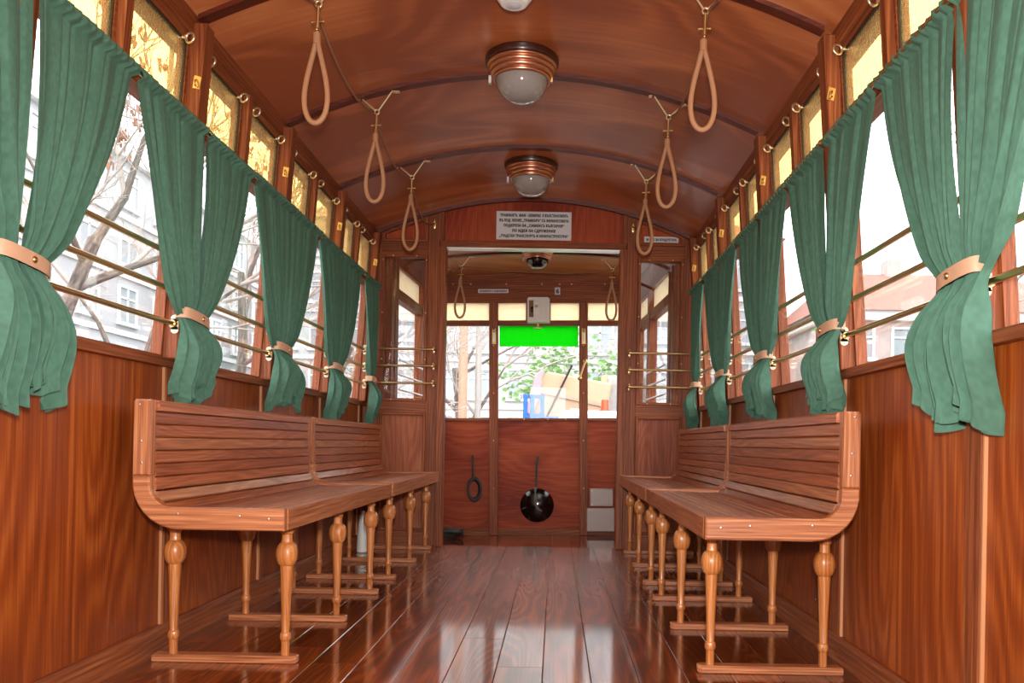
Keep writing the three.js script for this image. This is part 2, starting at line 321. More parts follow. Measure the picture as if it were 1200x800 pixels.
// ------------------------------------------------------------------ partition towards the platform
const archTop = (x0, x1, dy = 0, n = 14) => Array.from({ length: n + 1 }, (_, i) => { const x = lerp(x0, x1, i / n); return [x, ceilY(x) + dy]; });
{
  const w = struct('wall_front', 'panelled timber partition with doorway to the driver platform', 'wall', [0, 0, ZF]);
  const zf = ZF, zb = ZF - .05;
  part('header_panel', grain(ext([[-.585, 1.962], [.585, 1.962], ...archTop(.585, -.585, .005, 20)], zf - .012, zb), 'y'), M.red, w);
  part('lintel', grain(box(-.60, .60, 1.928, 1.966, zf + .012, zb - .02, .003), 'x'), M.frame, w);
  part('door_track', box(-.558, .558, 1.921, 1.929, zf + .002, zb - .02), M.steel, w);
  part('arch_moulding', grain(ext([...archTop(-1.0, 1.0, -.022, 24), ...archTop(1.0, -1.0, .003, 24)], zf, zf + .03), 'x'), M.rib, w);
  for (const s of [-1, 1]) {
    const B = (a, b, y0, y1, z0 = zf, z1 = zb, ax = 'y', bev = .002) => grain(box(s * a, s * b, y0, y1, z0, z1, bev), ax);
    const P = pts => pts.map(([x, y]) => [s * x, y]);
    part('jamb', B(.558, .604, 0, 1.93, zf + .028, zb - .02, 'y', .004), M.frame, w);
    part('cover_strip', B(.574, .604, 1.966, ceilY(.6), zf + .012, zf - .02), M.frame, w);
    part('stile', grain(ext(P([[.604, 0], [.676, 0], [.676, ceilY(.676)], [.604, ceilY(.604)]]), zf, zb, .002), 'y'), M.frame, w);
    part('stile', grain(ext(P([[.975, 0], [1.11, 0], [1.11, 2.02], [.975, ceilY(.975)]]), zf, zb, .002), 'y'), M.frame, w);
    part('rail', B(.676, .975, 1.875, 1.958, zf, zb, 'x'), M.frame, w);
    part('rail', B(.676, .975, .858, .932, zf, zb, 'x'), M.frame, w);
    part('rail', B(.676, .975, 0, .095, zf, zb, 'x'), M.frame, w);
    // lower field with a raised moulding round it
    part('lower_panel', grain(box(s * .67, s * .98, .09, .862, zf - .016, zb + .01), 'y'), M.sidePanel, w);
    for (const g of [[.676, .694, .095, .858, 'y'], [.957, .975, .095, .858, 'y'], [.694, .957, .095, .113, 'x'], [.694, .957, .84, .858, 'x']]) part('moulding', grain(box(s * g[0], s * g[1], g[2], g[3], zf + .008, zf - .016, .004), g[4]), M.frame, w);
    // trapezoid field above the window
    part('upper_panel', grain(ext(P([[.676, 1.955], [.98, 1.955], [.98, ceilY(.98)], [.676, ceilY(.676)]]), zf - .014, zb), 'y'), M.red, w);
    const o = [[.676, 1.958], [.975, 1.958], [.975, ceilY(.975) - .012], [.676, ceilY(.676) - .012]], i = [[.70, 1.976], [.95, 1.976], [.95, 2.006], [.70, 2.098]];
    for (let k = 0; k < 4; k++) { const q = (k + 1) % 4; part('moulding', grain(ext(P([o[k], o[q], i[q], i[k]]), zf + .009, zf - .014, .002), k % 2 ? 'y' : 'x'), M.frame, w); }
    // glazed light
    const seen = s < 0 ? 'tree-side' : 'house-side';
    const win = struct(`window_${++windowNo.n}`, `tall narrow window in the partition on the ${seen} of the doorway`, 'window', [s * .825, .932, zf]);
    part('pane', box(s * .69, s * .96, .945, 1.862, zf - .02, zf - .024), M.pane, win);
    for (const g of [[.676, .696, .932, 1.875, 'y'], [.955, .975, .932, 1.875, 'y'], [.696, .955, .932, .95, 'x'], [.696, .955, 1.857, 1.875, 'x']]) part('frame', grain(box(s * g[0], s * g[1], g[2], g[3], zf + .008, zb, .003), g[4]), M.frame, win);
    const sc = []; for (const [x, y] of [[.686, 1.84], [.686, 1.5], [.686, 1.2], [.965, 1.84], [.965, 1.5], [.965, 1.2], [.75, .941], [.9, .941], [.75, 1.866], [.9, 1.866]]) sc.push(ball(.0045, s * x, y, zf + .008, 1, 1, .5, 6, 4));
    sc.forEach(g => part('screw', g, M.brass, win));
    [1.045, 1.155, 1.262].forEach((y, k) => {
      const z = zf + .045, r = thing('guard_rail', `${['lowest', 'middle', 'top'][k]} brass guard rail across the ${seen} partition window`, 'rail', [s * .82, y, z], 'brass guard rails across the partition windows');
      part('rod', rod(V(s * .63, y, z), V(s * 1.04, y, z), .008, 12), M.brass, r);
      part('flange', [ball(1, s * .63, y, zf + .002, .012, .027, .006, 14, 8), rod(V(s * .63, y, zf), V(s * .63, y, z), .009, 12), ball(.012, s * .63, y, z)], M.brass, r);
      part('flange', [rod(V(s * 1.03, y, zf), V(s * 1.03, y, z), .009, 12), ball(.012, s * 1.03, y, z)], M.brass, r);
    });
    // oval eyelet where the bell cord goes through the partition
    const ex = s * .64, ey = 2.075, e = thing('cord_eyelet', `oval brass eyelet for the bell cord on the ${seen} of the partition`, 'eyelet', [ex, ey, zf], 'bell cord eyelets');
    part('plate', ball(1, ex, ey, zf + .002, .014, .034, .005, 18, 8), M.brass, e);
    const t = new THREE.TorusGeometry(.008, .003, 6, 14); t.translate(ex, ey, zf + .008); part('ring', t, M.brass, e);
  }
}
// flat lettered plates
function canvasPlate(w, h, lines, o = {}) {
  const c = document.createElement('canvas'); c.width = w; c.height = h; const x = c.getContext('2d');
  x.fillStyle = o.bg || '#d6d7dc'; x.fillRect(0, 0, w, h);
  if (o.border) { x.strokeStyle = '#4a4c50'; x.lineWidth = o.border; x.strokeRect(o.border, o.border, w - 2 * o.border, h - 2 * o.border); }
  x.fillStyle = '#2c2c30'; x.textAlign = 'center'; x.textBaseline = 'middle';
  lines.forEach(([text, size, yy, wide]) => { x.font = `bold ${size}px sans-serif`; const m = x.measureText(text).width || 1; x.save(); x.translate(w / 2, yy); x.scale(wide / m, 1); x.fillText(text, 0, 0); x.lineWidth = size * .07; x.strokeStyle = '#2c2c30'; x.strokeText(text, 0, 0); x.restore(); });
  const t = new THREE.CanvasTexture(c); t.colorSpace = THREE.SRGBColorSpace; return std({ map: t, roughness: .4 });
}
function plate(name, label, x0, x1, y0, y1, z, mat, fix) {
  const at = [(x0 + x1) / 2, (y0 + y1) / 2, z], t = thing(name, label, 'sign', at);
  part('plate', box(x0, x1, y0, y1, z, z + .003), M.enamel, t);
  const g = new THREE.PlaneGeometry(x1 - x0 - .002, y1 - y0 - .002); g.translate(at[0], at[1], z + .0035); part('lettering', g, mat, t);
  if (fix) for (const [x, y] of [[x0 + .008, y0 + .008], [x1 - .008, y0 + .008], [x0 + .008, y1 - .008], [x1 - .008, y1 - .008]]) part('screw', ball(.004, x, y, z + .004, 1, 1, .5, 8, 5), M.steel, t);
  return t;
}
plate('enamel_sign', 'white enamel sign with five lines of lettering above the doorway', -.242, .242, 1.985, 2.168, ZF - .011, canvasPlate(1024, 388, [
  ['ТРАМВАЯТЪ  MAN - SIEMENS  Е ВЪЗСТАНОВЕНЪ', 52, 52, 930], ['ВЪ ПОДѢЛЕНИЕ „ТРАМКАРЪ“ СЪ ФИНАНСОВАТА', 52, 122, 950], ['ПОДКРЕПА НА „СИМЕНСЪ БЪЛГАРИЯ“', 52, 193, 830], ['ПО ИДЕЯ НА СДРУЖЕНИЕ', 52, 264, 600], ['„ГРАДСКИ ТРАНСПОРТЪ И ИНФРАСТРУКТУРА“', 52, 336, 950]]), true);
plate('enamel_sign', 'narrow white sign about the conductor seat beneath the arch', .715, .935, 1.984, 2.021, ZF - .013, canvasPlate(512, 88, [['МѢСТО ЗА КОНДУКТОРА', 56, 46, 460]]));

// ------------------------------------------------------------------ platform beyond the doorway (it hangs level in the picture, a touch askew to the body)
const PIV = V(.165, .672, 0);
function askew(o) { o.position.sub(PIV).applyAxisAngle(V(0, 0, 1), ROLL).add(PIV); o.rotation.z += ROLL; return o; }
const ZP = -7.2, FLOORP = -.098, CEILP = 2.035;
{
  const f = struct('floor', 'lower plank floor of the driver platform behind the partition', 'floor', [0, FLOORP, -6.4]); f.name = 'floor_platform';
  for (let i = 0; i < 14; i++) { const a = -.98 + i * .14; part('plank', grain(box(a + .001, a + .139, FLOORP - .03, FLOORP, ZF - .07, ZP - .05), 'z'), M.floor[i % 4], f); }
  part('step_riser', grain(box(-1.08, 1.08, FLOORP - .03, -.022, ZF - .06, ZF - .09), 'x'), M.frame, f); askew(f);
  const c = struct('ceiling', 'varnished plywood ceiling of the driver platform', 'ceiling', [0, 2.1, -6.4]); c.name = 'ceiling_platform';
  const py = x => 2.12 - .075 * x * x;
  const A = (a, b, d) => Array.from({ length: 13 }, (_, i) => { const x = lerp(a, b, i / 12); return [x, py(x) + d]; });
  part('ceiling_panel', grain(ext([...A(-1.1, 1.1, 0), ...A(1.1, -1.1, .03)], ZF - .04, ZP - .06), 'x'), M.platformCeiling, c);
  part('rib', grain(ext([...A(-.95, .95, -.014), ...A(.95, -.95, .001)], -6.43, -6.47), 'x'), M.rib, c); askew(c);

  const w = struct('wall_end', 'glazed timber front wall of the driver platform with red-brown panels', 'wall', [0, FLOORP, ZP]);
  const B = (a, b, y0, y1, z0, z1, ax, bev = .002) => grain(box(a, b, y0, y1, z0, z1, bev), ax);
  part('header', B(-.9, .9, 1.863, 2.14, ZP, ZP - .05, 'x'), M.frame, w);
  for (const [a, b] of [[-.90, -.80], [-.394, -.319], [.365, .437], [.80, .9]]) part('post', B(a, b, FLOORP, 1.87, ZP + .022, ZP - .05, 'y', .004), M.frame, w);
  part('mullion', B(-.085, .124, 1.71, 1.87, ZP + .004, ZP - .04, 'y'), M.frame, w);
  for (const [a, b, mid] of [[-.80, -.394], [-.319, .365, 1], [.437, .80]]) {
    part('transom', B(a, b, 1.669, 1.714, ZP + .006, ZP - .04, 'x'), M.frame, w);
    part('window_sill', B(a, b, .868, .89, ZP + .014, ZP - .05, 'x'), M.frame, w);
    part('lower_panel', grain(box(a, b, FLOORP, .87, ZP - .012, ZP - .05), 'x'), M.red, w);
    part('plinth', B(a, b, FLOORP, FLOORP + .06, ZP + .004, ZP - .012, 'x'), M.frame, w);
    const where = mid ? 'between the two posts' : a < 0 ? 'beside the cable coil' : 'above the two grey boxes';
    const n = struct(`window_${++windowNo.n}`, `clear pane of the platform front ${where}`, 'window', [(a + b) / 2, .89, ZP]);
    part('pane', box(a, b, .89, 1.669, ZP - .02, ZP - .024), M.pane, n); askew(n);
    for (const [p, q, t] of mid ? [[a, -.085, 'left of the white box'], [.124, b, 'right of the white box']] : [[a, b, where]]) {
      const m = struct(`window_${++windowNo.n}`, `small amber pane under the platform header ${t}`, 'window', [(p + q) / 2, 1.714, ZP]);
      part('pane', box(p, q, 1.714, 1.863, ZP - .02, ZP - .024), M.amberPale, m); askew(m);
    }
  }
  const sc = []; for (const x of [-.7, -.55, -.25, .05, .2, .3, .58]) sc.push([x, 2.02]); for (const x of [-.1, .1, .25]) sc.push([x, .879]); for (const y of [.3, .7, 1.1, 1.5]) sc.push([.4, y], [-.355, y]);
  for (const [x, y] of sc) part('screw', ball(.007, x, y, ZP + .02 - (y > 2 ? .018 : 0), 1, 1, .5, 6, 4), M.brass, w);
  askew(w);
  // side walls of the platform, drawing in towards the front
  const sx = d => .925 - .09 * (d - 5.55) / 1.65;
  for (const [s, side] of SIDES) {
    const q = struct('wall_platform_' + side, `narrow glazed side of the platform seen through the partition window facing ${s < 0 ? 'the trees' : 'the white houses'}`, 'wall', [s * .9, FLOORP, -6.35]);
    const S = (d0, d1, y0, y1, t0 = 0, t1 = .05) => extY([[s * (sx(d0) + t0), -d0], [s * (sx(d0) + t1), -d0], [s * (sx(d1) + t1), -d1], [s * (sx(d1) + t0), -d1]], y0, y1);
    part('corner_post', grain(box(s * .915, s * 1.12, FLOORP, 2.1, -5.56, -5.68), 'y'), M.frame, q);
    for (const [d0, d1] of [[5.66, 5.74], [6.5, 6.6], [7.14, 7.25]]) part('post', grain(S(d0, d1, FLOORP, 2.1, -.01), 'y'), M.frame, q);
    for (const [d0, d1] of [[5.74, 6.5], [6.6, 7.14]]) {
      part('lower_panel', grain(S(d0, d1, FLOORP, .87), 'y'), M.red, q);
      part('window_sill', grain(S(d0, d1, .87, .905, -.012), 'z'), M.frame, q);
      part('transom', grain(S(d0, d1, 1.63, 1.70, -.004), 'z'), M.frame, q);
      part('header', grain(S(d0, d1, 1.855, 2.12), 'z'), M.frame, q);
      part('pane', S(d0, d1, .905, 1.63, .022, .026), M.pane, q);
      part('vent_pane', S(d0, d1, 1.70, 1.855, .022, .026), M.amberPale, q);
    }
    for (const y of [1.02, 1.12, 1.22]) part('rail', rod(V(s * (sx(5.74) - .02), y, -5.74), V(s * (sx(6.5) - .02), y, -6.5), .007), M.steel, q);
  }
  // green sun visor
  askew(single('sun_visor', 'bright green sun visor film across the top of the platform windscreen', 'sun visor', box(-.308, .356, 1.495, 1.667, ZP - .008, ZP - .012), M.green, [.02, 1.495, ZP - .01]));
  // white instrument box
  const bx = thing('instrument_box', 'white metal box with open flap and brass knob between the amber panes', 'box', [.023, 1.68, ZP + .06]);
  const bw = ext([[-.07, 1.685], [.117, 1.685], [.117, 1.88], [.10, 1.893], [-.055, 1.893], [-.07, 1.88]], ZP + .004, ZP + .11, .004); part('body', bw, M.white, bx);
  part('recess', box(-.055, -.018, 1.725, 1.865, ZP + .1, ZP + .112), std({ color: 0x7a4a1c, roughness: .5 }), bx);
  const kb = ball(.024, -.028, 1.79, ZP + .112, .6, 1, .4); part('dial', kb, M.black, bx);
  part('flap', box(-.018, .04, 1.73, 1.86, ZP + .11, ZP + .124, .003), M.white, bx);
  part('rib', box(.085, .097, 1.70, 1.885, ZP + .108, ZP + .118, .002), M.white, bx);
  part('knob', [rod(V(.006, 1.81, ZP + .12), V(.006, 1.81, ZP + .145), .005), ball(.013, .006, 1.81, ZP + .15)], M.brass, bx);
  part('tap', [rod(V(.018, 1.69, ZP + .06), V(.018, 1.645, ZP + .06), .009), rod(V(-.015, 1.642, ZP + .06), V(.051, 1.642, ZP + .06), .006), ball(.01, -.015, 1.642, ZP + .06), ball(.01, .051, 1.642, ZP + .06)], M.brass, bx);
  askew(bx);
  askew(plate('enamel_sign', 'narrow white no-smoking text sign on the platform header', -.488, -.232, 1.945, 1.977, ZP + .001, canvasPlate(512, 64, [['ПУШЕНЕТО Е ЗАБРАНЕНО', 40, 33, 470]])));
  askew(plate('enamel_sign', 'tiny white numeral plate on the platform header above the box', .158, .205, 1.93, 1.992, ZP + .001, canvasPlate(96, 128, [['6', 104, 68, 56]], { border: 4 })));
  // brass latches on the posts, the lever, boxes, disc and cables
  for (const [x, lab] of [[-.352, 'tall brass latch on the platform post beside the cable coil'], [.402, 'tall brass latch on the platform post above the brass lever']]) {
    const l = thing('post_latch', lab, 'latch', [x, 1.58, ZP + .022], 'brass post latches');
    part('plate', box(x - .017, x + .017, 1.51, 1.645, ZP + .022, ZP + .03, .003), M.brass, l);
    part('knob', ball(.017, x, 1.625, ZP + .036), M.brass, l);
    part('spring', rod(V(x, 1.53, ZP + .034), V(x, 1.6, ZP + .034), .008), M.steel, l); askew(l);
  }
  const lv = thing('lever', 'slanting brass lever handle on the platform post', 'lever', [.40, 1.36, ZP + .022]);
  part('pivot', [ball(.02, .415, 1.365, ZP + .035), rod(V(.415, 1.365, ZP + .02), V(.415, 1.365, ZP + .05), .01)], M.brass, lv);
  part('arm', rod(V(.415, 1.365, ZP + .05), V(.372, 1.235, ZP + .055), .009), M.brass, lv);
  part('grip', ball(.02, .368, 1.222, ZP + .055), M.brass, lv); askew(lv);
  for (const [x0, x1, y0, y1, lab, n] of [[.455, .648, .15, .296, 'smaller grey metal cover box, the upper of two low on the platform front', 0], [.428, .69, -.062, .134, 'larger grey metal cover box, the lower of two low on the platform front', 1]]) {
    const b = thing('junction_box', lab, 'box', [(x0 + x1) / 2, y0, ZP + .01]);
    part('body', box(x0, x1, y0, y1, ZP - .012, ZP + .05, .005), M.greyBox, b);
    for (const x of [x0 + .014, x1 - .014]) for (const y of [y0 + .014, y1 - .014]) part('screw', ball(.006, x, y, ZP + .05, 1, 1, .5, 6, 4), M.steel, b); askew(b);
  }
  const dz = ZP - .01, d = thing('gong_disc', 'round black enamelled disc hanging on the red platform panel', 'disc', [.009, .012, dz]);
  const dg = lathe([[0, .045], [.02, .045], [.05, .04], [.1, .03], [.13, .016], [.143, .004], [.143, 0], [0, 0]], 40); dg.rotateX(Math.PI / 2); dg.translate(.009, .154, dz); part('disc', dg, M.black, d);
  part('cable', tube([V(.018, .566, dz + .01), V(.006, .5, dz + .02), V(.004, .36, dz + .03), V(-.002, .27, dz + .05)], .009, 20, 8), M.cable, d);
  const tw = []; for (let i = 0; i < 5; i++) tw.push(tube([V(.01 - i * .006, .31, dz + .05), V(-.012 + i * .004, .22, dz + .06 + .004 * (i % 2)), V(0 + i * .002, .15, dz + .06), V(.02 + i * .008, .12 - i * .003, dz + .062)], .006, 12, 6));
  part('wire_bundle', tw, std({ color: 0x6a625c, roughness: .7 }), d); askew(d);
  const k = thing('cable_coil', 'grey cable hung in a coil on the red platform panel', 'cable', [-.52, .2, dz]);
  part('tail', tube([V(-.536, .575, dz + .012), V(-.532, .5, dz + .016), V(-.53, .38, dz + .02)], .009, 16, 8), M.cable, k);
  const cl = []; for (let i = 0; i < 4; i++) { const t = new THREE.TorusGeometry(.048, .009, 8, 28); t.scale(1 + i * .04, 1.75 + i * .05, 1); t.translate(-.526 + .004 * i, .29, dz + .014 + i * .011); cl.push(t); }
  cl.push(tube([V(-.53, .21, dz + .03), V(-.51, .195, dz + .05), V(-.49, .2, dz + .055)], .006, 8, 6));
  part('loops', cl, M.cable, k); askew(k);
  const fl = [], bl = thing('floor_cable', 'loose grey cable loops lying on the platform floor', 'cable', [-.72, FLOORP, -6.9]);
  for (let i = 0; i < 3; i++) { const t = new THREE.TorusGeometry(.13 - i * .02, .012, 8, 30); t.rotateX(Math.PI / 2 - .25); t.translate(-.72 + i * .02, FLOORP + .045 + i * .012, -6.9); fl.push(t); }
  part('loops', fl, M.cable, bl); askew(bl);
}

// ------------------------------------------------------------------ rear wall behind the photographer
{
  const w = struct('wall_back', 'rear timber wall with wide windows behind the photographer', 'wall', [0, 0, ZB]);
  part('lower_panel', grain(box(-1.12, 1.12, -.02, .9, ZB + .06, ZB), 'y'), M.wall, w);
  part('header', grain(ext([[-1.12, 1.75], [1.12, 1.75], ...archTop(1.06, -1.06, .01, 20)], ZB, ZB + .06), 'x'), M.frame, w);
  for (const [p, q] of [[-1.12, -.34], [.34, 1.12]]) part('side_panel', grain(box(p, q, .9, 1.76, ZB, ZB + .06), 'y'), M.frame, w);
  part('pane', box(-.34, .34, .9, 1.75, ZB + .03, ZB + .034), M.pane, w);
}

// ------------------------------------------------------------------ benches
const BL = 1.545, LEGZ = [.225, .825, 1.395];
function makeBench(s, z0, label) {                   // z0: the end towards the rear
  const XB = .998, XF = .578;
  const b = thing('slatted_bench', label, 'bench', [s * .8, 0, z0 - BL / 2], 'slatted wooden benches along the walls');
  const P = pts => pts.map(([x, y]) => [s * x, y]);
  const arcp = (cx, cy, r, a0, a1, n) => Array.from({ length: n + 1 }, (_, i) => { const a = lerp(a0, a1, i / n); return [cx + r * Math.cos(a), cy + r * Math.sin(a)]; });
  const H = Math.PI / 2;
  // side cheek: seat board curving into the upright
  const lower = [[XF, .418], [XF, .48], ...arcp(XB - .048 - .062, .48 + .062, .062, -H, -.25, 6), [XB - .048, .565], [XB, .565], ...arcp(XB - .13, .418 + .13, .13, 0.1, -H, 8)];
  const upper = [[XB - .048, .566], [XB, .566], [XB, .768], [XB - .006, .775], [XB - .05, .775]];
  for (const [a, bb] of [[z0, z0 - .036], [z0 - BL + .036, z0 - BL]]) {
    const c = part('cheek', [grain(ext(P(lower), a, bb, .004), 'x')], M.bench[0], b);
    part('upright', [grain(ext(P(upper), a, bb, .004), 'y')], M.bench[0], c);
    if (a === z0) for (const [x, y] of [[.62, .452], [.70, .458], [.87, .462], [.972, .6], [.974, .66], [.98, .76]]) part('screw', ball(.004, s * x, y, a, 1, 1, .5, 6, 4), M.steel, c);
  }
  part('front_apron', grain(box(s * XF, s * (XF + .022), .418, .476, z0 - .036, z0 - BL + .036, .004), 'z'), M.bench[0], b);
  part('top_rail', grain(ext(P([[XB - .058, .745], [XB, .745], [XB, .772], [XB - .05, .774], [XB - .058, .768]]), z0 - .036, z0 - BL + .036), 'z'), M.bench[3], b);
  // slats follow the seat, the curve and the back
  const path = [[XF + .024, .474], [.875, .466]]; path.push(...arcp(.875, .466 + .072, .072, -H, -.12, 8)); path.push([XB - .046, .745]);
  const len = [0]; for (let i = 1; i < path.length; i++) len.push(len[i - 1] + Math.hypot(path[i][0] - path[i - 1][0], path[i][1] - path[i - 1][1]));
  const at = d => { let i = 1; while (i < len.length - 1 && len[i] < d) i++; const t = (d - len[i - 1]) / (len[i] - len[i - 1]); return [lerp(path[i - 1][0], path[i][0], t), lerp(path[i - 1][1], path[i][1], t)]; };
  const total = len[len.length - 1], n = 16, st = total / n;
  for (let i = 0; i < n; i++) {
    const p = at(i * st + .001), q = at((i + 1) * st - .001), dx = q[0] - p[0], dy = q[1] - p[1], l = Math.hypot(dx, dy), nx = dy / l, ny = -dx / l, ux = dx / l, uy = dy / l, T = .018, c = .0035;
    const poly = [[p[0] + nx * c, p[1] + ny * c], [p[0] + ux * c, p[1] + uy * c], [q[0] - ux * c, q[1] - uy * c], [q[0] + nx * c, q[1] + ny * c], [q[0] + nx * T, q[1] + ny * T], [p[0] + nx * T, p[1] + ny * T]];
    part('slat', grain(ext(P(poly), z0 - .036, z0 - BL + .036), 'z'), M.bench[(i * 7 + 1 + (s > 0 ? 1 : 0)) % 4], b);
  }
  const leg = [[0, .022], [.0125, .022], [.0125, .066], [.0145, .068], [.0168, .074], [.0168, .084], [.0145, .09], [.012, .092], [.0135, .16], [.017, .25], [.0188, .288], [.0188, .292], [.0235, .296], [.029, .307], [.032, .322], [.0322, .33], [.031, .341], [.027, .352], [.021, .36], [.0168, .363], [.0152, .374], [.0155, .386], [.019, .39], [.019, .396], [.0165, .4], [.0165, .42], [0, .42]];
  for (const dz of LEGZ) {
    const z = z0 - dz;
    part('cross_rail', grain(box(s * .60, s * .9, .42, .45, z - .02, z + .02, .002), 'x'), M.leg, b);
    for (const x of [.638, .975]) { const g = toCreasedNormals(lathe(leg, 20), .55); g.translate(s * x, 0, z); part('leg', grain(g, 'y'), M.leg, b); }
    part('foot_bar', grain(extY([[s * .612, z - .022], [s * 1.03, z - .022], [s * 1.03, z + .022], [s * .612, z + .022], [s * .6, z + .012], [s * .6, z - .012]], 0, .023, .003), 'x'), M.bench[0], b);
  }
  return b;
}
{
  const l = makeBench(-1, -2.345, 'slatted wooden bench along the tree side, farther from the partition');
  copy(l, [l.position.x, 0, l.position.z - BL - .035], 'slatted wooden bench along the tree side, directly beside the partition');
  const r = makeBench(1, -2.325, 'slatted wooden bench along the house side, farther from the partition');
  copy(r, [r.position.x, 0, r.position.z - BL - .035], 'slatted wooden bench along the house side, directly beside the partition');
}
{ // small things under the benches
  const g = lathe([[0, 0], [.031, 0], [.033, .01], [.028, .12], [.02, .2], [.013, .22], [.013, .25], [0, .25]], 18); g.translate(-.985, 0, -5.12);
  single('bottle', 'white plastic bottle standing on the floor beneath the bench', 'bottle', g, M.white, [-.985, 0, -5.12]);
  const p = thing('cover_plate', 'brown cover plate screwed to the wall beneath the bench', 'plate', [1.068, .13, -2.92]);
  part('plate', box(1.077, 1.086, .14, .28, -2.86, -2.97, .002), M.rib, p);
  for (const [y, z] of [[.15, -2.87], [.15, -2.96], [.27, -2.87], [.27, -2.96]]) part('screw', ball(.004, 1.077, y, z, .5, 1, 1, 6, 4), M.steel, p);
}

// ------------------------------------------------------------------ curtains and their ties
function curtainGeo(s, zp, h, seed, w0, yb, flip) {
  const dX = s > 0 ? .042 : .008;
  const r = rng(seed), NI = 110, NJ = 70, YT = 1.676, TIE = 1.05, wT = .074 + r() * .012, wB = .105 + r() * .04, f1 = r() * 6.28, f2 = r() * 6.28, f3 = r() * 6.28, N = 3.4 + r() * 1.2;
  const creases = []; for (let c = .05 + r() * .06; c < .97; c += .07 + r() * .11) creases.push([c, .010 + r() * .012, .006 + r() * .013]);
  const pos = [], uv = [], idx = [], pw = .62 + r() * .14;
  for (let j = 0; j <= NJ; j++) {
    const v = j / NJ, yy = lerp(YT, yb, v);
    for (let i = 0; i <= NI; i++) {
      const a = i / NI, drift = .03 * Math.sin(v * 4 + f2) * Math.sin(Math.PI * a); let w, X, y = yy, broad, cr;
      const ph = 6.2832 * N * (a + drift);
      if (yy >= TIE) {
        const t = (yy - TIE) / (YT - TIE), k = smooth(t * 1.5);
        w = wT + (w0 - wT) * Math.pow(t, pw); broad = lerp(.017, .0055, k); cr = lerp(.8, 1, k); X = 1.004 - .028 * t - .014 * Math.sin(Math.PI * t);
      } else {
        const t = (TIE - yy) / (TIE - yb);
        w = wT + (wB - wT) * smooth(t * 1.6); broad = lerp(.017, .026, smooth(t * 2)); cr = 1; X = 1.004 - .03 * Math.sin(Math.PI * Math.min(1, t * 1.15)) - .016 * t;
        y -= .03 * t * Math.sin(5 * a + f3) + .014 * t * Math.sin(ph + f2);
      }
      let fold = broad * (Math.sin(ph + f1) + .4 * Math.sin(2.3 * ph + f3) * (1 - smooth((yy - TIE) / .3)));
      for (const [c, cw, cd] of creases) { const q = (a + drift - c) / cw; if (Math.abs(q) < 3) fold += cr * cd * Math.exp(-q * q); }
      fold *= lerp(.5, 1, smooth((Math.abs(yy - TIE) - .012) / .07));                  // pressed together under the tie
      let x = X + fold, z = a * w;
      const top = smooth((yy - 1.628) / .025);                         // casing gathered on the rod
      if (top > 0) { x = lerp(x, .974 + .005 * Math.sin(ph * 3 + f2), top * .85); x -= .021 * Math.sin(Math.PI * clamp((yy - 1.638) / .038)); y -= top * .004 * (1 + Math.sin(ph * 3 + f3)); }
      const gap = .005 + (yy > TIE ? flip * Math.sin(Math.PI * clamp((yy - TIE) / (YT - TIE))) : 0);
      pos.push(s * (x + dX), y, zp + h * (gap + z)); uv.push(a * 1.2, v);
    }
  }
  for (let j = 0; j < NJ; j++) for (let i = 0; i < NI; i++) { const a = j * (NI + 1) + i, b = a + 1, c = a + NI + 1, d = c + 1; idx.push(a, c, b, b, c, d); }
  const g = new THREE.BufferGeometry(); g.setAttribute('position', new THREE.Float32BufferAttribute(pos, 3)); g.setAttribute('uv', new THREE.Float32BufferAttribute(uv, 2)); g.setIndex(idx); g.computeVertexNormals();
  return g;
}
const HEM = { '-1': [.755, .815, .82, .815, .82], 1: [.748, .815, .82, .815, .82] };
